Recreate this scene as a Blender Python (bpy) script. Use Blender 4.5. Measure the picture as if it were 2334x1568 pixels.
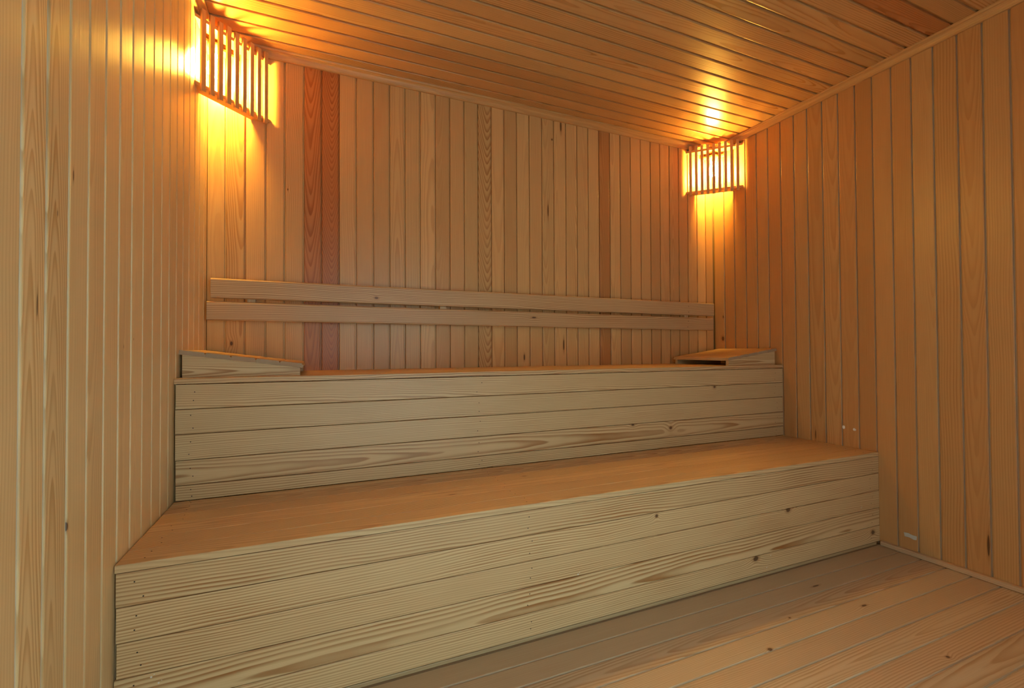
import bpy, math, random
from mathutils import Matrix, Vector

# ------------------------------------------------------------------ scene, camera, light, exposure
for o in list(bpy.data.objects):
    bpy.data.objects.remove(o, do_unlink=True)
scene = bpy.context.scene
C = scene.collection
rnd = random.Random(7)

CAM_Z = 0.9592
F_PX, YAW, PITCH, ROLL = 1050.83, math.radians(23.1587), math.radians(0.8351), math.radians(-0.2471)
cam_d = bpy.data.cameras.new('camera')
cam_d.sensor_width = 36.0
cam_d.sensor_fit = 'HORIZONTAL'
cam_d.lens = F_PX / 2334.0 * 36.0
cam_d.clip_start = 0.02
cam = bpy.data.objects.new('camera', cam_d)
C.objects.link(cam)
fwd = Vector((math.sin(YAW) * math.cos(PITCH), math.cos(YAW) * math.cos(PITCH), math.sin(PITCH)))
rt = Vector((math.cos(YAW), -math.sin(YAW), 0))
up = rt.cross(fwd)
rt2 = rt * math.cos(ROLL) + up * math.sin(ROLL)
up2 = -rt * math.sin(ROLL) + up * math.cos(ROLL)
m = Matrix((rt2, up2, -fwd)).transposed().to_4x4()
m.translation = Vector((0, 0, CAM_Z))
cam.matrix_world = m
scene.camera = cam

world = bpy.data.worlds.new('daylight')
scene.world = world
world.use_nodes = True
bg = world.node_tree.nodes['Background']
bg.inputs['Color'].default_value = (0.65, 0.92, 0.97, 1)     # overcast daylight outside the doorway
bg.inputs['Strength'].default_value = 3.0
LAMP_COLOR = (1.0, 0.55, 0.075)
LAMP_STRENGTH = 1450.0

scene.view_settings.view_transform = 'Standard'
scene.view_settings.look = 'None'
scene.view_settings.gamma = 1.0
scene.view_settings.use_curve_mapping = False
scene.view_settings.exposure = 0.0
scene.cycles.max_bounces = 5
scene.cycles.diffuse_bounces = 4
scene.cycles.glossy_bounces = 2
scene.cycles.sample_clamp_indirect = 6.0
scene.cycles.use_light_tree = False
scene.cycles.adaptive_threshold = 0.2
scene.cycles.adaptive_min_samples = 16

# ------------------------------------------------------------------ room measures (metres)
XL, XR = -0.4403, 2.5614          # left and right wall faces
YB, YF = 2.40, -0.36              # back wall face, front (doorway) wall
ZC = 2.3592                       # ceiling face
Y1, Z1 = 1.3880, 0.4505           # lower bench front edge, seat height
Y2, Z2 = 1.8900, 0.8690           # upper bench front edge, seat height

# ------------------------------------------------------------------ materials
class NT:
    def __init__(self, mat):
        self.t = mat.node_tree
        self.n = self.t.nodes
        self.l = self.t.links
    def node(self, kind, **kw):
        nd = self.n.new(kind)
        for k, v in kw.items():
            setattr(nd, k, v)
        return nd
    def put(self, sock, v):
        if isinstance(v, bpy.types.NodeSocket):
            self.l.new(v, sock)
        elif v is not None:
            sock.default_value = v
    def math(self, op, a, b=None, c=None, clamp=False):
        nd = self.node('ShaderNodeMath', operation=op, use_clamp=clamp)
        self.put(nd.inputs[0], a)
        if b is not None: self.put(nd.inputs[1], b)
        if c is not None: self.put(nd.inputs[2], c)
        return nd.outputs[0]
    def mixc(self, fac, a, b, blend='MIX'):
        nd = self.node('ShaderNodeMix', data_type='RGBA', blend_type=blend)
        self.put(nd.inputs[0], fac); self.put(nd.inputs[6], a); self.put(nd.inputs[7], b)
        return nd.outputs[2]
    def comb(self, x, y, z):
        nd = self.node('ShaderNodeCombineXYZ')
        for s, v in zip(nd.inputs, (x, y, z)): self.put(s, v)
        return nd.outputs[0]
    def sep(self, v):
        nd = self.node('ShaderNodeSeparateXYZ'); self.put(nd.inputs[0], v)
        return nd.outputs
    def attr(self, name):
        nd = self.node('ShaderNodeAttribute', attribute_type='OBJECT', attribute_name=name)
        return self.sep(nd.outputs['Vector'])
    def noise(self, vec, scale, detail=2.0, rough=0.5):
        nd = self.node('ShaderNodeTexNoise')
        self.put(nd.inputs['Vector'], vec)
        nd.inputs['Scale'].default_value = scale
        nd.inputs['Detail'].default_value = detail
        nd.inputs['Roughness'].default_value = rough
        return nd.outputs[0]
    def mapr(self, v, a, b, c=0.0, d=1.0, smooth=False):
        nd = self.node('ShaderNodeMapRange', interpolation_type='SMOOTHSTEP' if smooth else 'LINEAR')
        self.put(nd.inputs[0], v)
        for i, x in enumerate((a, b, c, d)): self.put(nd.inputs[i + 1], x)
        return nd.outputs[0]

def new_mat(name):
    mt = bpy.data.materials.new(name)
    mt.use_nodes = True
    mt.node_tree.nodes.clear()
    return mt

def wood(name, early, late, rough, freq=165.0, spec=0.5, bump=0.25, knots=False):
    """Sawn pine: growth rings around a pith line (object property 'pith'), knots, fibre, tone."""
    mt = new_mat(name); N = NT(mt)
    tc = N.node('ShaderNodeTexCoord')
    x, y, z = N.sep(tc.outputs['Object'])
    gy, gz, gs = N.attr('pith')
    seed, tone, red = N.attr('look')
    s1, s2, con = N.attr('grain')
    so = N.math('MULTIPLY', seed, 37.0)
    # slow wander of the grain along the board
    wander = N.math('SUBTRACT', N.noise(N.comb(N.math('MULTIPLY_ADD', x, 1.6, so), N.math('MULTIPLY', y, 5.0), N.math('ADD', z, so)), 1.0, 1.0, 0.55), 0.5)
    wob = N.math('SUBTRACT', N.noise(N.comb(N.math('MULTIPLY_ADD', x, 14.0, so), N.math('MULTIPLY', y, 40.0), so), 1.0, 0.0), 0.5)
    def knot(kx, ky, kr, st):
        dx = N.math('DIVIDE', N.math('SUBTRACT', x, kx), N.math('MAXIMUM', st, 0.5))
        dy = N.math('SUBTRACT', y, ky)
        d = N.math('SQRT', N.math('ADD', N.math('MULTIPLY', dx, dx), N.math('MULTIPLY', dy, dy)))
        d = N.math('MULTIPLY_ADD', wob, N.math('MULTIPLY', kr, 0.9), d)
        return N.math('DIVIDE', d, N.math('MAXIMUM', kr, 0.00001))
    if knots:
        k1x, k1y, k1r = N.attr('knot_a')
        k2x, k2y, k2r = N.attr('knot_b')
        d1 = knot(k1x, k1y, k1r, s1)
        d2 = knot(k2x, k2y, k2r, s2)
    def bulge(d, kr):
        g = N.math('POWER', 2.718, N.math('MULTIPLY', N.math('MULTIPLY', d, d), -0.09))
        return N.math('MULTIPLY', g, N.math('MULTIPLY', kr, 1.6))
    yy = N.math('SUBTRACT', y, gy)
    zz = N.math('SUBTRACT', z, gz)
    r = N.math('SQRT', N.math('ADD', N.math('MULTIPLY', yy, yy), N.math('MULTIPLY', zz, zz)))
    r = N.math('MULTIPLY_ADD', gs, x, r)
    r = N.math('MULTIPLY_ADD', wander, 0.030, r)
    r = N.math('MULTIPLY_ADD', wob, 0.0022, r)
    if knots: r = N.math('ADD', r, N.math('ADD', bulge(d1, k1r), bulge(d2, k2r)))
    # ring spacing itself varies from year to year
    r2 = N.math('MULTIPLY_ADD', N.math('SUBTRACT', N.noise(N.comb(r, so, 0.0), 60.0, 0.0), 0.5), 0.008, r)
    ph = N.math('FRACT', N.math('MULTIPLY', r2, N.math('MULTIPLY_ADD', seed, 0.7 * freq, 0.60 * freq)))
    up_ = N.mapr(ph, 0.25, 0.86, 0.0, 1.0, True)
    dn_ = N.mapr(ph, 0.90, 1.0, 1.0, 0.0, True)
    ring = N.math('MULTIPLY', up_, dn_)
    fibre = N.noise(N.comb(N.math('MULTIPLY_ADD', x, 6.0, so), N.math('MULTIPLY', y, 420.0), N.math('MULTIPLY', z, 420.0)), 1.0, 1.0)
    blot = N.noise(N.comb(N.math('MULTIPLY_ADD', x, 2.3, so), N.math('MULTIPLY', y, 11.0), N.math('MULTIPLY', so, 2.0)), 1.0, 2.0, 0.6)
    ring = N.math('MULTIPLY', ring, N.mapr(blot, 0.3, 0.7, 1.0, 0.4))
    col = N.mixc(N.math('MULTIPLY', ring, con, clamp=True), early, late)
    col = N.mixc(N.mapr(fibre, 0.35, 0.7, 0.0, 0.16), col, late)
    col = N.mixc(N.mapr(blot, 0.52, 0.75, 0.0, 0.40), col, N.mixc(0.5, early, late))
    # heartwood cast of single boards
    col = N.mixc(red, col, N.mixc(1.0, col, (0.86, 0.46, 0.29, 1), 'MULTIPLY'))
    tn = N.node('ShaderNodeVectorMath', operation='SCALE')
    N.put(tn.inputs[0], col); N.put(tn.inputs['Scale'], tone)
    col = tn.outputs[0]
    for d in ((d1, d2) if knots else ()):
        col = N.mixc(N.mapr(d, 2.2, 0.9, 0.0, 0.45, True), col, (0.30, 0.12, 0.035, 1))
        col = N.mixc(N.mapr(d, 1.05, 0.72, 0.0, 0.85, True), col, (0.075, 0.030, 0.012, 1))
    bs = N.node('ShaderNodeBsdfPrincipled')
    N.put(bs.inputs['Base Color'], col)
    N.put(bs.inputs['Roughness'], N.mapr(ring, 0.0, 1.0, rough, rough * 0.86))
    bs.inputs['Specular IOR Level'].default_value = spec
    bp = N.node('ShaderNodeBump')
    bp.inputs['Strength'].default_value = bump
    bp.inputs['Distance'].default_value = 0.0012
    N.put(bp.inputs['Height'], N.noise(N.comb(N.math('MULTIPLY_ADD', x, 5.0, so), N.math('MULTIPLY', y, 120.0), so), 1.0, 1.0))
    N.l.new(bp.outputs[0], bs.inputs['Normal'])
    out = N.node('ShaderNodeOutputMaterial')
    N.l.new(bs.outputs[0], out.inputs[0])
    return mt

def plain(name, color, rough=0.5, metal=0.0, emit=None, strength=0.0):
    mt = new_mat(name); N = NT(mt)
    bs = N.node('ShaderNodeBsdfPrincipled')
    tc = N.node('ShaderNodeTexCoord')
    n = N.noise(tc.outputs['Object'], 90.0, 3.0)
    dark = tuple(c * 0.82 for c in color) + (1,)
    N.put(bs.inputs['Base Color'], N.mixc(n, dark, tuple(color) + (1,)))
    bs.inputs['Roughness'].default_value = rough
    bs.inputs['Metallic'].default_value = metal
    if emit:
        bs.inputs['Emission Color'].default_value = tuple(emit) + (1,)
        bs.inputs['Emission Strength'].default_value = strength
    out = N.node('ShaderNodeOutputMaterial')
    N.l.new(bs.outputs[0], out.inputs[0])
    return mt

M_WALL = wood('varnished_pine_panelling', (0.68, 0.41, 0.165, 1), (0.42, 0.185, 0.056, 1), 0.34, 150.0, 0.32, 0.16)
M_WALL_L = wood('daylit_pine_panelling', (0.70, 0.50, 0.25, 1), (0.48, 0.26, 0.09, 1), 0.34, 150.0, 0.32, 0.16)  # stronger daylight on the left wall put into a paler wood colour
M_CEIL = wood('varnished_pine_ceiling', (0.64, 0.375, 0.15, 1), (0.42, 0.19, 0.06, 1), 0.30, 150.0, 0.42, 0.16)
M_BENCH = wood('planed_pine_bench', (0.72, 0.52, 0.27, 1), (0.35, 0.150, 0.042, 1), 0.46, 135.0, 0.42, 0.28)
M_FLOOR = wood('pine_floor_boards', (0.66, 0.51, 0.32, 1), (0.42, 0.235, 0.10, 1), 0.46, 140.0, 0.42, 0.25)
M_LAMPWOOD = wood('pale_lamp_wood', (0.64, 0.35, 0.13, 1), (0.42, 0.19, 0.06, 1), 0.5, 160.0, 0.4, 0.2)
M_ENDGRAIN = wood('greyed_end_grain', (0.50, 0.36, 0.22, 1), (0.22, 0.145, 0.08, 1), 0.7, 330.0, 0.3, 0.4)
M_WALL_K = wood('knotty_varnished_pine_panelling', (0.68, 0.41, 0.165, 1), (0.42, 0.185, 0.056, 1), 0.34, 150.0, 0.32, 0.16, knots=True)
M_CEIL_K = wood('knotty_varnished_pine_ceiling', (0.64, 0.375, 0.15, 1), (0.42, 0.19, 0.06, 1), 0.30, 150.0, 0.42, 0.16, knots=True)
M_BENCH_K = wood('knotty_planed_pine_bench', (0.72, 0.52, 0.27, 1), (0.35, 0.150, 0.042, 1), 0.46, 135.0, 0.42, 0.28, knots=True)
M_FLOOR_K = wood('knotty_pine_floor_boards', (0.66, 0.51, 0.32, 1), (0.42, 0.235, 0.10, 1), 0.46, 140.0, 0.42, 0.25, knots=True)
M_WALL_L_K = wood('knotty_daylit_pine_panelling', (0.70, 0.50, 0.25, 1), (0.48, 0.26, 0.09, 1), 0.34, 150.0, 0.32, 0.16, knots=True)
KNOTTY = {M_WALL: M_WALL_K, M_CEIL: M_CEIL_K, M_BENCH: M_BENCH_K, M_WALL_L: M_WALL_L_K, M_FLOOR: M_FLOOR_K}
M_JOINT_DAYLIT = wood('daylit_pine_joint', (0.72, 0.60, 0.42, 1), (0.56, 0.42, 0.25, 1), 0.45, 150.0, 0.5, 0.1)  # daylight caught in the board joints, painted as a paler wood
M_BACKING = plain('dark_backing_board', (0.30, 0.19, 0.10), 0.8)
M_BULB = plain('glowing_bulb', (1.0, 0.9, 0.7), 0.3, 0.0, LAMP_COLOR, LAMP_STRENGTH)
M_CERAMIC = plain('white_ceramic', (0.75, 0.72, 0.66), 0.35)
M_NAIL = plain('dark_nail', (0.05, 0.04, 0.035), 0.5, 0.6)
M_PLUG = plain('white_filler', (0.80, 0.74, 0.66), 0.7)
M_TAPE = plain('pale_tape', (0.62, 0.60, 0.52), 0.5)
M_CABLE = plain('grey_cable', (0.30, 0.28, 0.25), 0.5)

# ------------------------------------------------------------------ helpers
def empty(name, loc=(0, 0, 0)):
    o = bpy.data.objects.new(name, None)
    o.empty_display_size = 0.1
    o.location = loc
    C.objects.link(o)
    return o

def tag(o, label=None, cat=None, group=None, kind=None):
    if label: o['label'] = label
    if cat: o['category'] = cat
    if group: o['group'] = group
    if kind: o['kind'] = kind
    return o

def link(name, verts, faces, mat, parent=None, smooth=False):
    me = bpy.data.meshes.new(name)
    me.from_pydata([tuple(v) for v in verts], [], faces)
    me.validate()
    me.update()
    me.materials.append(mat)
    if smooth:
        for pl in me.polygons: pl.use_smooth = True
    o = bpy.data.objects.new(name, me)
    C.objects.link(o)
    if parent is not None:
        o.parent = parent
        o.matrix_parent_inverse = parent.matrix_basis.inverted()
    return o

def box_geo(x0, x1, y0, y1, z0, z1, vs, fs):
    b = len(vs)
    vs += [(x0, y0, z0), (x1, y0, z0), (x1, y1, z0), (x0, y1, z0), (x0, y0, z1), (x1, y0, z1), (x1, y1, z1), (x0, y1, z1)]
    fs += [tuple(b + i for i in f) for f in ((0, 3, 2, 1), (4, 5, 6, 7), (0, 1, 5, 4), (1, 2, 6, 5), (2, 3, 7, 6), (3, 0, 4, 7))]

def extrude_geo(prof, l):
    """profile (y, z), counter-clockwise seen from +x, run from x=-l/2 to l/2"""
    n = len(prof)
    vs = [(-l / 2, a, b) for a, b in prof] + [(l / 2, a, b) for a, b in prof]
    fs = [(i, (i + 1) % n, n + (i + 1) % n, n + i) for i in range(n)]
    fs = [tuple(reversed(f)) for f in fs]
    fs += [tuple(range(n)), tuple(reversed(range(n, 2 * n)))]
    fs[-2] = tuple(reversed(range(n)))
    fs[-1] = tuple(range(n, 2 * n))
    fs[:-2] = [tuple(reversed(f)) for f in fs[:-2]]
    return vs, fs

def prof_panel(w, t=0.016, gap=0.0066, depth=0.0085, rad=0.0026):
    """tongue-and-groove lining board: rounded arrises, recessed tongue along +y"""
    y0, y1 = -w / 2 + 0.0004, w / 2 - gap
    return [(y0, -t), (w / 2 - 0.0002, -t), (w / 2 - 0.0002, -depth), (y1, -depth), (y1, -rad), (y1 - 0.3 * rad, -0.3 * rad), (y1 - rad, 0),
            (y0 + rad, 0), (y0 + 0.3 * rad, -0.3 * rad), (y0, -rad)]

def prof_plank(w, t=0.018, gap=0.0010, rad=0.0018):
    y0, y1 = -w / 2 + gap, w / 2 - gap
    return [(y0, -t), (y1, -t), (y1, -rad), (y1 - 0.3 * rad, -0.3 * rad), (y1 - rad, 0),
            (y0 + rad, 0), (y0 + 0.3 * rad, -0.3 * rad), (y0, -rad)]

def prof_round(w, t=0.02, rad=0.005, seg=4):
    pts = [(-w / 2, -t), (w / 2, -t)]
    for k in range(seg + 1):
        a = 0.5 * math.pi * k / seg
        pts.append((w / 2 - rad + rad * math.cos(a), -rad + rad * math.sin(a)))
    for k in range(seg + 1):
        a = 0.5 * math.pi * (1 + k / seg)
        pts.append((-w / 2 + rad + rad * math.cos(a), -rad + rad * math.sin(a)))
    return pts

def look(o, con=0.8, tone=1.0, red=0.0, pith=None, seed=None):
    if pith is None:
        k = rnd.random()
        if k < 0.45:      # plain-sawn: pith under the face, cathedral arches
            pith = (rnd.uniform(-0.035, 0.035), -rnd.uniform(0.010, 0.06), rnd.choice((-1, 1)) * rnd.uniform(0.012, 0.04))
        else:             # rift or quarter-sawn: straight lines
            pith = (rnd.choice((-1, 1)) * rnd.uniform(0.06, 0.2), -rnd.uniform(0.0, 0.10), rnd.uniform(-0.006, 0.006))
    o['pith'] = [float(v) for v in pith]
    o['look'] = [rnd.random() if seed is None else seed, float(tone), float(red)]
    o['grain'] = [1.0, 1.0, float(con)]
    o['knot_a'] = [9.0, 9.0, 0.0]
    o['knot_b'] = [9.0, 9.0, 0.0]
    return o

def board(name, parent, mat, a, b, wdir, nrm, width, prof, tilt=0.0, tongue=False, **kw):
    """board whose face centre line runs a->b; nrm points out of the face"""
    a, b = Vector(a), Vector(b)
    l = (b - a).length
    ex = (b - a).normalized()
    ey = Vector(wdir).normalized(); ez = Vector(nrm).normalized()
    if ex.cross(ey).dot(ez) < 0:
        a, b, ex = b, a, -ex
    vs, fs = extrude_geo(prof(width), l)
    o = link(name, vs, fs, mat)
    mt = Matrix((ex, ey, ez)).transposed().to_4x4()
    mt.translation = (a + b) / 2
    if tilt: mt = mt @ Matrix.Rotation(tilt, 4, 'X')
    o.matrix_world = mt
    if parent is not None:
        o.parent = parent
        o.matrix_parent_inverse = parent.matrix_basis.inverted()
    look(o, **kw)
    o['half_len'] = l / 2
    o['half_wid'] = width / 2
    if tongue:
        o.data.materials.append(M_JOINT_DAYLIT)
        for k in (2, 3, 9): o.data.polygons[k].material_index = 1  # tongue and edge faces take the painted daylight colour
    return o

def add_knot(boards, P, r, stretch):
    """put a knot on whichever board of the list carries the point P"""
    P = Vector(P)
    for o in boards:
        q = o.matrix_basis.inverted() @ P
        if abs(q.x) <= o['half_len'] and abs(q.y) <= o['half_wid'] and abs(q.z) < 0.03:
            slot = 'knot_a' if o['knot_a'][2] == 0 else 'knot_b'
            o[slot] = [q.x, q.y, r]
            g = list(o['grain']); g[0 if slot == 'knot_a' else 1] = stretch
            o['grain'] = g
            mt = o.data.materials[0]
            o.data.materials[0] = KNOTTY.get(mt, mt)
            return

# ------------------------------------------------------------------ structure
def slab(name, x0, x1, y0, y1, z0, z1, mat=M_BACKING):
    vs, fs = [], []
    box_geo(x0, x1, y0, y1, z0, z1, vs, fs)
    return tag(link(name, vs, fs, mat), kind='structure')

T = 0.016
TW = 0.06
wall_back = slab('wall_back', XL - TW, XR + TW, YB + T, YB + T + TW, -0.08, ZC + TW)
wall_left = slab('wall_left', XL - T - TW, XL - T, YF, YB + T, -0.08, ZC + TW)
wall_right = slab('wall_right', XR + T, XR + T + TW, YF, YB + T, -0.08, ZC + TW)
ceiling = slab('ceiling', XL - T, XR + T, YF, YB + T, ZC + T, ZC + TW)
floor_s = slab('floor', XL - T, XR + T, YF, YB + T, -0.08, -0.022)
for s, lab in ((wall_back, 'back sauna wall lined with upright pine boards'), (wall_left, 'left sauna wall lined with upright pine boards, daylight painted into their paler colour'),
               (wall_right, 'right sauna wall lined with brown upright pine boards'), (ceiling, 'pine board ceiling with dark joints'),
               (floor_s, 'pine board floor with wide pale joints')):
    s['label'] = lab

# front wall with the doorway the picture is taken from
DX0, DX1, DZ = -0.05, 1.30, 1.86
vs, fs = [], []
box_geo(XL - T - TW, DX0, YF - 0.07, YF, -0.08, ZC + TW, vs, fs)
box_geo(DX1, XR + T + TW, YF - 0.07, YF, -0.08, ZC + TW, vs, fs)
box_geo(DX0, DX1, YF - 0.07, YF, DZ, ZC + TW, vs, fs)
wall_front = tag(link('wall_front', vs, fs, M_WALL), kind='structure')
look(wall_front, con=0.3, pith=(0.3, -0.1, 0.0))
wall_front['label'] = 'front wall with open doorway'

back_seams = [XL, -0.3672, -0.2901, -0.2073, -0.1289, -0.0474, 0.0306, 0.1102, 0.19, 0.2724, 0.3522, 0.4299, 0.5088, 0.5893, 0.6686,
              0.7489, 0.8284, 0.9071, 0.984, 1.0623, 1.1419, 1.2235, 1.3032, 1.3847, 1.463, 1.541, 1.6208, 1.7007, 1.779, 1.859,
              1.9397, 2.019, 2.0976, 2.1764, 2.2558, 2.334, 2.4155, 2.4943, XR]
right_seams = [YB, 2.3108, 2.2272, 2.1393, 2.0572, 1.9774, 1.8940, 1.8104, 1.731, 1.6464, 1.5626, 1.4790, 1.3990, 1.3158, 1.2342, 1.1510, 1.0657, 0.9835, 0.9003]
while right_seams[-1] > YF + 0.09: right_seams.append(right_seams[-1] - 0.0828)
right_seams.append(YF)
left_seams = [YB, 2.337, 2.254, 2.1680, 2.0850, 2.0000, 1.9139, 1.8290, 1.7463, 1.6634, 1.5789, 1.4930, 1.4080, 1.324, 1.2411, 1.1582, 1.0765, 1.0000]
while left_seams[-1] > YF + 0.09: left_seams.append(left_seams[-1] - 0.0826)
left_seams.append(YF)
ceil_seams = [YB, 2.3165, 2.2330, 2.1510, 2.0681, 1.9838, 1.9017, 1.8203, 1.7366, 1.6507, 1.567, 1.4849, 1.4023, 1.3208, 1.2361, 1.1513, 1.0675, 0.9841]
while ceil_seams[-1] > YF + 0.09: ceil_seams.append(ceil_seams[-1] - 0.0832)
ceil_seams.append(YF)
floor_seams = [1.3860, 1.2961, 1.2103, 1.1219, 1.0363, 0.9462]
while floor_seams[-1] > YF + 0.09: floor_seams.append(floor_seams[-1] - 0.0872)
floor_seams.append(YF)

back_b, right_b, left_b, ceil_b, floor_b = [], [], [], [], []
def jit(s): return rnd.uniform(-s, s)

for i in range(len(back_seams) - 1):
    a, b = back_seams[i], back_seams[i + 1]
    x = (a + b) / 2
    kw = dict(con=rnd.choice((0.18, 0.25, 0.35, 0.5)), tone=1.0 + jit(0.10), red=rnd.uniform(0, 0.22))
    if i == 1: kw.update(con=0.85, pith=(0.02, -0.030, 0.03))
    if i == 4: kw.update(con=0.75, pith=(-0.10, -0.06, 0.012))
    if i == 5: kw.update(red=0.80, con=1.0, tone=0.88, pith=(-0.012, -0.018, 0.09), seed=0.15)
    if i == 6: kw.update(red=0.85, con=1.0, tone=0.84, pith=(0.004, -0.010, 0.24), seed=0.35)
    if i == 16: kw.update(con=1.0, pith=(0.012, -0.020, 0.20), seed=0.1)
    if i == 23: kw.update(con=0.7, pith=(0.03, -0.02, 0.03))
    if i == 26: kw.update(red=0.55, tone=0.86)
    if i in (9, 13, 18, 31): kw.update(tone=0.90)
    if i == 36: kw.update(tone=1.12, red=0.0)
    o = board('plank', wall_back, M_WALL, (x, YB, 0.0), (x, YB, ZC), (1, 0, 0), (0, -1, 0), b - a, prof_panel, tilt=jit(0.006), **kw)
    back_b.append(o)
for i in range(len(right_seams) - 1):
    b, a = right_seams[i], right_seams[i + 1]
    y = (a + b) / 2
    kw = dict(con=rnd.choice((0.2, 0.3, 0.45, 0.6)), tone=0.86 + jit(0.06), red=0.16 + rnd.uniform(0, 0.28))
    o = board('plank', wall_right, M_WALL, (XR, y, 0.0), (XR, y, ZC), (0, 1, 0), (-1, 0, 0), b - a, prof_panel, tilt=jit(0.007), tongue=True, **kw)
    right_b.append(o)
for i in range(len(left_seams) - 1):
    b, a = left_seams[i], left_seams[i + 1]
    y = (a + b) / 2
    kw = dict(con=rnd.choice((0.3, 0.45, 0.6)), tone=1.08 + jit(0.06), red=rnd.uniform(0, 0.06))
    if i in (15, 16): kw.update(con=1.0, pith=(0.008, -0.014, 0.05), red=0.0, seed=0.05 + 0.03 * i)
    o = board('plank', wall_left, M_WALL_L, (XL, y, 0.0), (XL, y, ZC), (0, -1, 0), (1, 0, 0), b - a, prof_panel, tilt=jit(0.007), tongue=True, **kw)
    left_b.append(o)
for i in range(len(ceil_seams) - 1):
    b, a = ceil_seams[i], ceil_seams[i + 1]
    y = (a + b) / 2
    kw = dict(con=rnd.choice((0.25, 0.35, 0.6, 0.8)), tone=0.96 + jit(0.08), red=rnd.uniform(0.05, 0.30))
    if i == 15: kw.update(red=0.7, con=0.8, tone=0.9)
    o = board('plank', ceiling, M_CEIL, (XL, y, ZC), (XR, y, ZC), (0, 1, 0), (0, 0, -1), b - a,
              lambda w: prof_panel(w, gap=0.0105, depth=0.0085), tilt=jit(0.006), **kw)
    ceil_b.append(o)
for i in range(len(floor_seams) - 1):
    b, a = floor_seams[i], floor_seams[i + 1]
    y = (a + b) / 2
    kw = dict(con=rnd.choice((0.5, 0.7, 0.9)), tone=1.0 + jit(0.07), red=rnd.uniform(0, 0.2))
    if i == 0: kw.update(tone=0.82, con=0.3)
    if i == 1: kw.update(tone=0.86, con=0.3)
    if i == 2: kw.update(tone=0.96, con=0.9, pith=(0.0, -0.016, 0.04))
    if i == 5: kw.update(con=0.8, pith=(0.0, -0.008, 0.012))
    o = board('plank', floor_s, M_FLOOR, (XL, y, 0.0), (XR, y, 0.0), (0, -1, 0), (0, 0, 1), b - a,
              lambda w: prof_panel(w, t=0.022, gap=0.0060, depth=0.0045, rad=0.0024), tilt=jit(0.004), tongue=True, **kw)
    floor_b.append(o)
# under the benches the floor is one rough sheet
vs, fs = [], []
box_geo(XL, XR, floor_seams[0], YB, -0.022, 0.0, vs, fs)
sub = link('subfloor_sheet', vs, fs, M_BACKING, floor_s)

# cove mouldings under the ceiling, one per wall
def cove(w=None):
    return [(0.0, -0.0005), (0.0, -0.0370), (0.0100, -0.0370), (0.0122, -0.0345), (0.0128, -0.0300), (0.0150, -0.0235), (0.0200, -0.0165),
            (0.0262, -0.0120), (0.0310, -0.0108), (0.0345, -0.0085), (0.0360, -0.0050), (0.0360, -0.0005)]
def moulding(name, a, b, out, label):
    a, b, out = Vector(a), Vector(b), Vector(out)
    ex = (b - a).normalized()
    if ex.cross(out).z < 0:
        a, b, ex = b, a, -ex
    l = (b - a).length
    vs, fs = extrude_geo(cove(), l)
    fs = [tuple(reversed(f)) for f in fs]
    o = link(name, vs, fs, M_WALL)
    mt = Matrix((ex, out, Vector((0, 0, 1)))).transposed().to_4x4()
    mt.translation = (a + b) / 2
    o.matrix_world = mt
    look(o, con=0.4, tone=0.90, red=0.15, pith=(0.15, -0.05, 0.002))
    tag(o, kind='structure'); o['label'] = label
    return o
moulding('trim_1', (XL, YB, ZC), (XR, YB, ZC), (0, -1, 0), 'pine cove moulding between back wall and ceiling')
moulding('trim_2', (XR, YF, ZC), (XR, YB - 0.036, ZC), (-1, 0, 0), 'pine cove moulding between right wall and ceiling')
moulding('trim_3', (XL, YF, ZC), (XL, YB - 0.036, ZC), (1, 0, 0), 'pine cove moulding between left wall and ceiling')
# baseboard along the right wall
o = board('baseboard_right', None, M_FLOOR, (XR - 0.022, YF, 0.0115), (XR - 0.022, Y1 - 0.012, 0.0115), (0, 0, 1), (-1, 0, 0), 0.021,
          lambda w: prof_plank(w, t=0.021, gap=0.0, rad=0.003), con=0.6, tone=0.95, red=0.25, pith=(0.1, -0.05, 0.0))
tag(o, kind='structure'); o['label'] = 'narrow pine baseboard strip along the right wall'

# ------------------------------------------------------------------ benches
def disc_geo(c, nrm, r, h, vs, fs, n=6):
    c = Vector(c); nrm = Vector(nrm)
    t = nrm.orthogonal().normalized(); s = nrm.cross(t)
    b = len(vs)
    for k in range(n):
        a = 2 * math.pi * k / n
        p = c + (t * math.cos(a) + s * math.sin(a)) * r
        vs.append(tuple(p)); vs.append(tuple(p + nrm * h))
    fs.append(tuple(b + 2 * k + 1 for k in range(n)))
    for k in range(n):
        k2 = (k + 1) % n
        fs.append((b + 2 * k, b + 2 * k2, b + 2 * k2 + 1, b + 2 * k + 1))

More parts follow.
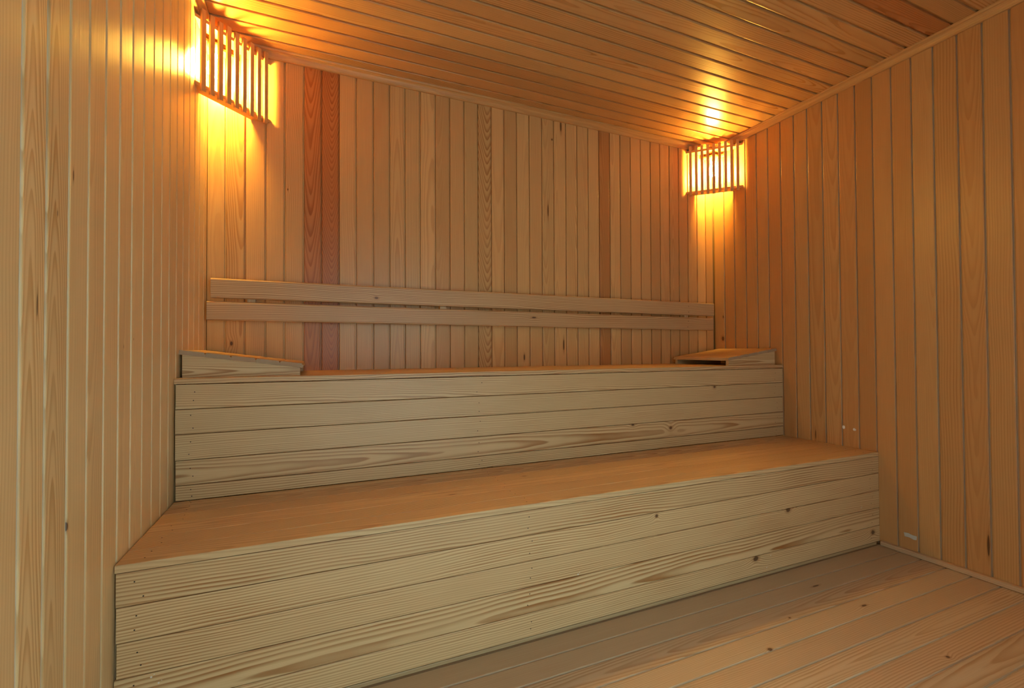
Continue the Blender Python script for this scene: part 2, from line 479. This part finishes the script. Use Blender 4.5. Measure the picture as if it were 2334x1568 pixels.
def bench(name, label, yf, zs, depth_to, seat_seams, face_seams, xl, xr, face_kw, face_tone=1.0):
    root = tag(empty(name, ((XL + XR) / 2, (yf + depth_to) / 2, 0.0)), label, 'bench')
    bpy.context.view_layer.update()
    seats, faces = [], []
    lip = 0.0184
    for i in range(len(seat_seams) - 1):
        a, b = seat_seams[i], seat_seams[i + 1]
        e0, e1 = rnd.uniform(0.0, 0.004), rnd.uniform(0.0, 0.004)
        o = board('seat_board', root, M_BENCH, (XL + 0.001 + e0, (a + b) / 2, zs), (XR - 0.001 - e1, (a + b) / 2, zs), (0, 1, 0), (0, 0, 1), b - a,
                  lambda w: prof_plank(w, t=lip, gap=0.0007, rad=0.0020), con=rnd.choice((0.6, 0.8, 0.95)), tone=1.0 + jit(0.06), red=rnd.uniform(0.0, 0.22))
        seats.append(o)
    for i in range(len(face_seams) - 1):
        b, a = face_seams[i], face_seams[i + 1]
        kw = dict(con=1.0, tone=face_tone + jit(0.05), red=rnd.uniform(0, 0.10))
        kw.update(face_kw.get(i, {}))
        o = board('face_board', root, M_BENCH, (xl + jit(0.0025), yf + 0.0025, (a + b) / 2), (xr + jit(0.0025), yf + 0.0025, (a + b) / 2), (0, 0, 1), (0, -1, 0),
                  b - a, prof_plank, tilt=jit(0.004), **kw)
        faces.append(o)
    vs, fs = [], []
    for i in range(len(face_seams) - 1):
        b, a = face_seams[i], face_seams[i + 1]
        for xx in (XL + 0.05, 0.655, XR - 0.06):
            for f in (0.28, 0.70):
                disc_geo((xx + jit(0.012), yf + 0.0025, a + (b - a) * f + jit(0.006)), (0, -1, 0), 0.0019, 0.0004, vs, fs)
    for i in range(len(seat_seams) - 1):
        a, b = seat_seams[i], seat_seams[i + 1]
        for xx in (XL + 0.06, 0.66, XR - 0.07):
            for f in (0.3, 0.72):
                disc_geo((xx + jit(0.012), a + (b - a) * f, zs), (0, 0, 1), 0.0019, 0.0004, vs, fs)
    n = link('nail_heads', vs, fs, M_NAIL, root)
    n['kind'] = 'stuff'; n['label'] = 'small dark nail heads'
    return root, seats, faces

lower, seat1, face1 = bench('lower_bench', 'wide lower pine bench step standing on the floor', Y1, Z1, Y2 + 0.004,
    [Y1, 1.4805, 1.5735, 1.667, 1.760, 1.855, Y2 + 0.006],
    [0.4304, 0.3480, 0.2625, 0.1775, 0.0920, 0.0140], XL + 0.005, XR - 0.001,
    {0: dict(con=1.0, pith=(-0.055, -0.030, 0.014), tone=0.96, seed=0.42), 1: dict(con=0.95, pith=(0.10, -0.06, 0.004), seed=0.85), 2: dict(con=0.95, pith=(-0.11, -0.03, 0.006), seed=0.7),
     3: dict(con=1.0, pith=(-0.030, -0.024, -0.020), tone=1.02, seed=0.02), 4: dict(con=0.85, pith=(0.13, -0.09, 0.0), tone=1.06, seed=0.9)})
upper, seat2, face2 = bench('upper_bench', 'narrow upper pine bench tier against the back wall', Y2, Z2, YB,
    [Y2, 1.983, 2.076, 2.169, 2.262, 2.355, YB],
    [0.8489, 0.7632, 0.6779, 0.5893, 0.5040, Z1 + 0.001], XL + 0.006, XR - 0.002,
    {0: dict(con=0.9, pith=(-0.05, -0.04, 0.012)), 1: dict(con=0.7), 2: dict(con=0.7, pith=(0.16, -0.05, 0.004)), 4: dict(con=0.9)}, 0.93)
o = board('toe_strip', lower, M_BENCH, (XL + 0.004, Y1 + 0.0045, 0.0062), (XR - 0.024, Y1 + 0.0045, 0.0062), (0, 0, 1), (0, -1, 0), 0.0120,
          lambda w: prof_plank(w, t=0.012, gap=0.0, rad=0.0015), con=0.3, tone=0.7)
vs, fs = [], []
for xx, zz, rr in ((0.840, 0.184, 0.0030), (-0.365, 0.168, 0.0026), (-0.350, 0.150, 0.0022), (1.768, 0.033, 0.0026), (1.793, 0.080, 0.0024), (2.418, 0.197, 0.0026)):
    disc_geo((xx, Y1 + 0.0025, zz), (0, -1, 0), rr, 0.0005, vs, fs, 5)
    disc_geo((xx + 0.006, Y1 + 0.0025, zz + 0.005), (0, -1, 0), rr * 0.5, 0.0005, vs, fs, 5)
n = link('paint_specks', vs, fs, M_PLUG, lower)
n['kind'] = 'stuff'; n['label'] = 'tiny white paint specks'
# framing behind the fronts
for root, yf, zs in ((lower, Y1, Z1), (upper, Y2, Z2)):
    for xx in (XL + 0.05, 0.655, XR - 0.06):
        board('frame_post', root, M_BENCH, (xx, yf + 0.024, 0.0), (xx, yf + 0.024, zs - 0.0186), (1, 0, 0), (0, -1, 0), 0.045,
              lambda w: prof_plank(w, t=0.04, gap=0.0), con=0.5)

# ------------------------------------------------------------------ backrest
BRY = 2.346
backrest = tag(empty('backrest', (1.05, YB, 1.10)), 'two-board pine backrest fixed along the back wall', 'backrest')
bpy.context.view_layer.update()
br1 = board('backrest_board', backrest, M_BENCH, (-0.4155, BRY, 1.2402), (2.507, BRY, 1.2306), (0, 0, 1), (0, -1, 0), 0.0860,
            lambda w: prof_round(w, 0.020, 0.0075), con=0.9, tone=0.92, red=0.16, pith=(-0.06, -0.02, 0.008))
br2 = board('backrest_board', backrest, M_BENCH, (-0.4300, BRY, 1.1412), (2.497, BRY, 1.1315), (0, 0, 1), (0, -1, 0), 0.0830,
            lambda w: prof_round(w, 0.020, 0.0075), con=0.85, tone=0.88, red=0.22, pith=(0.05, -0.03, 0.014))
for xx in (-0.262, 0.620, 2.275):
    board('cleat', backrest, M_BENCH, (xx, BRY + 0.020, 1.105), (xx, BRY + 0.020, 1.270), (1, 0, 0), (0, -1, 0), 0.034,
          lambda w: prof_plank(w, t=YB - BRY - 0.0206, gap=0.0, rad=0.001), con=0.6, red=0.3)
vs, fs = [], []
for xx in (-0.262, 0.620, 2.275):
    for zc in (1.236 - 0.0033 * xx, 1.137 - 0.0033 * xx):
        for dz in (-0.018, 0.020):
            disc_geo((xx + jit(0.006), BRY, zc + dz), (0, -1, 0), 0.0025, 0.0005, vs, fs)
n = link('nail_heads', vs, fs, M_NAIL, backrest); n['kind'] = 'stuff'

# ------------------------------------------------------------------ headrests
def headrest(label, x_low, direction, y0, y1):
    """sloping slatted headrest: two wedge sides, five lining boards running front to back"""
    root = tag(empty('headrest', (x_low + direction * 0.19, (y0 + y1) / 2, Z2)), label, 'headrest', 'sloping headrests on the upper bench')
    bpy.context.view_layer.update()
    L = 0.385
    h0, h1 = 0.029, 0.081
    t = 0.019
    sx = direction
    for ys, yd in ((y0, 1), (y1, -1)):
        vs = []
        for yy in (ys, ys + yd * t):
            vs += [(0.004, yy, 0.0), (L - 0.002, yy, 0.0), (L - 0.002, yy, h1), (0.004, yy, h0)]
        fs = [(0, 1, 2, 3), (7, 6, 5, 4), (0, 4, 5, 1), (1, 5, 6, 2), (2, 6, 7, 3), (3, 7, 4, 0)]
        vs = [(x_low + sx * v[0], v[1], Z2 + v[2]) for v in vs]
        cx = x_low + sx * L / 2
        vs2 = [(v[0] - cx, v[2] - Z2 - 0.04, -(v[1] - ys) * yd) for v in vs]     # local frame: x along bench, y up, z out of the face
        me_o = link('side_panel', vs2, fs, M_BENCH)
        ex = Vector((1, 0, 0)); ey = Vector((0, 0, 1)); ez = Vector((0, -yd, 0))
        mt = Matrix((ex, ey, ez)).transposed().to_4x4()
        mt.translation = Vector((cx, ys, Z2 + 0.04))
        me_o.matrix_world = mt
        me_o.parent = root; me_o.matrix_parent_inverse = root.matrix_basis.inverted()
        me_o.data.flip_normals() if False else None
        look(me_o, con=1.0, tone=0.98, pith=(-0.02, -0.012, 0.02))
    ang = math.atan2(h1 - h0, L)
    d = Vector((sx * math.cos(ang), 0, math.sin(ang)))
    nrm = Vector((-sx * math.sin(ang), 0, math.cos(ang)))
    base = Vector((x_low - sx * 0.006, 0, Z2 + h0 - 0.0012)) + nrm * 0.0165
    pw = 0.0805
    for k in range(5):
        c = base + d * (pw * (k + 0.5))
        o = board('top_board', root, M_BENCH, (c.x, y0 - 0.006, c.z), (c.x, y1 + 0.006, c.z), d * -1, nrm, pw,
                  lambda w: prof_panel(w, t=0.0160, gap=0.0045, depth=0.0055, rad=0.0025), con=0.5, tone=0.95 + jit(0.05), red=0.1 + rnd.uniform(0, 0.2))
        # rough greyed cut end towards the room
        o.data.materials.append(M_ENDGRAIN)
        for pl in o.data.polygons:
            if abs(pl.normal.x) > 0.9: pl.material_index = 1
    return root
headrest('sloping pine headrest at the left wall, grey board ends facing the room', -0.048, -1, 1.957, 2.360)
headrest('sloping pine headrest at the right wall, open underneath its low edge', 2.163, 1, 1.931, 2.352)

# ------------------------------------------------------------------ corner lamps
def ring_geo(prof, n, vs, fs):
    """lathe: prof is (radius, z) from one end to the other"""
    b = len(vs)
    for r, z in prof:
        for k in range(n):
            a = 2 * math.pi * k / n
            vs.append((r * math.cos(a), r * math.sin(a), z))
    for i in range(len(prof) - 1):
        for k in range(n):
            k2 = (k + 1) % n
            fs.append((b + i * n + k, b + i * n + k2, b + (i + 1) * n + k2, b + (i + 1) * n + k))
    fs.append(tuple(b + k for k in reversed(range(n))))
    fs.append(tuple(b + (len(prof) - 1) * n + k for k in range(n)))

def corner_lamp(label, corner, P, Q, bulb, z0, z1):
    """slatted corner lamp screen: P, Q are its ends on the two walls (xy)"""
    root = tag(empty('corner_lamp', (corner[0], corner[1], z0)), label, 'lamp', 'slatted corner lamps')
    bpy.context.view_layer.update()
    P, Q, K = Vector(P + (0,)), Vector(Q + (0,)), Vector(corner + (0,))
    d = (Q - P).normalized()
    nrm = Vector((-d.y, d.x, 0))
    if nrm.dot(K - P) > 0: nrm = -nrm         # out of the corner, into the room
    L = (Q - P).length
    # bars: flat boards mitred to both walls
    def on_wall(p0, wallpt, off):
        return p0
    w = 0.056
    for zc in (z0 + 0.018, z1 - 0.040):
        a0, b0 = P.copy(), Q.copy()
        kp = (K - P).normalized(); kq = (K - Q).normalized()
        a1 = P + kp * (w / abs(kp.dot(nrm)))
        b1 = Q + kq * (w / abs(kq.dot(nrm)))
        vs = [(v.x, v.y, zc) for v in (a0, b0, b1, a1)] + [(v.x, v.y, zc + 0.014) for v in (a0, b0, b1, a1)]
        fs = [(0, 1, 2, 3), (7, 6, 5, 4), (0, 4, 5, 1), (1, 5, 6, 2), (2, 6, 7, 3), (3, 7, 4, 0)]
        if d.cross(-nrm).z > 0: fs = [tuple(reversed(f)) for f in fs]
        c = (a0 + b0) / 2 + Vector((0, 0, zc))
        mt = Matrix((d, -nrm, d.cross(-nrm))).transposed().to_4x4(); mt.translation = c
        inv = mt.inverted()
        o = link('frame_bar', [inv @ Vector(v) for v in vs], fs, M_LAMPWOOD)
        o.matrix_world = mt
        o.parent = root; o.matrix_parent_inverse = root.matrix_basis.inverted()
        look(o, con=0.5, pith=(0.1, -0.05, 0.0))
    n = 9
    sw, st = 0.0180, 0.011
    for k in range(n):
        f = 0.030 + (L - 0.060) * k / (n - 1)
        c = P + d * f + nrm * (st + 0.0003)
        board('slat', root, M_LAMPWOOD, (c.x, c.y, z0 + jit(0.002)), (c.x, c.y, z1 + jit(0.003)), d, nrm, sw,
              lambda w_: prof_plank(w_, t=st, gap=0.0, rad=0.0008), con=0.4, tone=1.0 + jit(0.06))
    # wall plate across the corner, ceramic holder, bulb hanging from it
    bx, by, bz = bulb
    vs, fs = [], []
    ring_geo([(0.012, 0.050), (0.0140, 0.030), (0.0265, 0.002), (0.0300, -0.018), (0.0275, -0.034),
              (0.018, -0.047), (0.0005, -0.0535)][::-1], 12, vs, fs)
    o = link('bulb', vs, fs, M_BULB, None, True); o.location = (bx, by, bz)
    o.parent = root; o.matrix_parent_inverse = root.matrix_basis.inverted(); o['label'] = 'glowing pear-shaped bulb'
    vs, fs = [], []
    ring_geo([(0.016, 0.045), (0.021, 0.047), (0.022, 0.075), (0.026, 0.080), (0.026, 0.090), (0.015, 0.092)], 18, vs, fs)
    o = link('lamp_holder', vs, fs, M_CERAMIC, None, True); o.location = (bx, by, bz)
    o.parent = root; o.matrix_parent_inverse = root.matrix_basis.inverted(); o['label'] = 'round ceramic lamp holder'
    # little triangular shelf that carries the holder
    vs, fs = [], []
    s = 0.125
    kp = (P - K).normalized(); kq = (Q - K).normalized()
    tri = [K, K + kp * s, K + kq * s]
    for zz in (bz + 0.092, bz + 0.102):
        vs += [(v.x, v.y, zz) for v in tri]
    fs = [(0, 1, 2), (5, 4, 3), (0, 3, 4, 1), (1, 4, 5, 2), (2, 5, 3, 0)]
    if (tri[1] - tri[0]).cross(tri[2] - tri[0]).z > 0: fs = [tuple(reversed(f)) for f in fs]
    o = link('holder_shelf', vs, fs, M_LAMPWOOD, root)
    look(o, con=0.4, pith=(0.1, -0.05, 0.0))
    return root
corner_lamp('slatted wooden corner lamp glowing at upper left, nearer and larger one', (XL, YB), (XL, 2.158), (-0.192, YB), (-0.399, 2.308, 2.190), 2.006, 2.334)
corner_lamp('slatted wooden corner lamp glowing in the far right corner, smaller one', (XR, YB), (XR, 2.152), (2.318, YB), (2.480, 2.318, 2.185), 2.000, 2.334)

# ------------------------------------------------------------------ small marks on the right wall
def patch(name, c, nrm, pts, h, mat):
    """small irregular flat piece, outline pts in the wall plane (y, z)"""
    vs = [(0, a, b) for a, b in pts] + [(-h, a * 0.9, b * 0.9) for a, b in pts]
    n = len(pts)
    fs = [tuple(range(n, 2 * n))] + [(i, (i + 1) % n, n + (i + 1) % n, n + i) for i in range(n)]
    o = link(name, vs, fs, mat)
    o.location = c
    return o
def blob(r, k, sq=1.0):
    rr = random.Random(k)
    return [(r * math.cos(t * 0.785) * rr.uniform(0.75, 1.1), r * sq * math.sin(t * 0.785) * rr.uniform(0.8, 1.15)) for t in range(8)]
tag(patch('filler_plug', (XR - 0.0001, 1.5517, 0.5500), None, blob(0.0085, 3, 1.2), 0.002, M_PLUG), 'white filler spot on right wall, the one nearer the upper bench', 'filler spot', 'white filler spots')
tag(patch('filler_plug', (XR - 0.0001, 1.4985, 0.5445), None, blob(0.0085, 5, 0.9), 0.002, M_PLUG), 'white filler spot on right wall, the one nearer the lower bench end', 'filler spot', 'white filler spots')
tp = [(0.027, 0.006), (0.024, -0.012), (0.004, -0.011), (-0.012, -0.016), (-0.024, -0.013), (-0.025, 0.004), (-0.008, 0.004), (0.008, 0.008)]
tag(patch('tape_scrap', (XR - 0.0001, 1.262, 0.0880), None, tp, 0.0006, M_TAPE), 'scrap of pale tape low on the right wall above the baseboard', 'tape')

# ------------------------------------------------------------------ knots, resin slits and stains on single boards
KN = [('left', -0.440, 1.052, 1.040, 0.0017, 12), ('left', -0.440, 1.177, 1.310, 0.0022, 5), ('left', -0.440, 1.117, 1.218, 0.0014, 5),
      ('left', -0.440, 1.162, 0.622, 0.0055, 1.5), ('left', -0.440, 1.445, 0.974, 0.0016, 4), ('left', -0.440, 1.514, 0.994, 0.0014, 2),
      ('back', -0.344, 2.4, 0.997, 0.0056, 1.7), ('back', -0.118, 2.4, 1.723, 0.0028, 2), ('back', 1.261, 2.4, 1.783, 0.0036, 11),
      ('back', 1.362, 2.4, 0.995, 0.0044, 7), ('back', 1.103, 2.4, 0.920, 0.0042, 4), ('back', 1.290, 2.4, 2.209, 0.0045, 1.2),
      ('back', 1.350, 2.4, 2.301, 0.0060, 6),
      ('right', 2.561, 2.322, 1.184, 0.0055, 2), ('right', 2.561, 2.326, 1.035, 0.0110, 1.5),
      ('right', 2.561, 0.990, 0.149, 0.0036, 12), ('right', 2.561, 1.424, 0.302, 0.0040, 14), ('right', 2.561, 1.700, 0.49, 0.0030, 10),
      ('up', 2.018, 1.892, 0.757, 0.0085, 1.3), ('up', 1.708, 1.892, 0.554, 0.0090, 1.1), ('up', 2.019, 1.892, 0.583, 0.0064, 1.5),
      ('up', 1.467, 1.892, 0.586, 0.0055, 1.5),
      ('low', 1.906, 1.390, 0.257, 0.0105, 1.3), ('low', 1.704, 1.390, 0.083, 0.0100, 1.6), ('low', 1.184, 1.390, 0.335, 0.0060, 1),
      ('low', 2.507, 1.390, 0.066, 0.0095, 1.5),
      ('br', 0.278, 2.346, 1.222, 0.0055, 1.8), ('br', 1.141, 2.346, 1.146, 0.0050, 3),
      ('floor', 1.872, 1.25, 0.0, 0.0040, 5), ('floor', 1.814, 0.801, 0.0, 0.0050, 1.5), ('floor', 1.563, 1.14, 0.0, 0.0034, 1.4),
      ('floor', 1.341, 1.047, 0.0, 0.0055, 1.5), ('floor', 1.893, 1.083, 0.0, 0.0050, 3),
      ('seat', 0.448, 1.594, 0.451, 0.0030, 4), ('seat', 0.782, 1.708, 0.451, 0.0034, 3)]
SETS = {'left': left_b, 'back': back_b, 'right': right_b, 'up': face2, 'low': face1, 'br': [br1, br2], 'floor': floor_b, 'seat': seat1}
for s, x, y, z, r, st in KN:
    add_knot(SETS[s], (x, y, z), r, st)
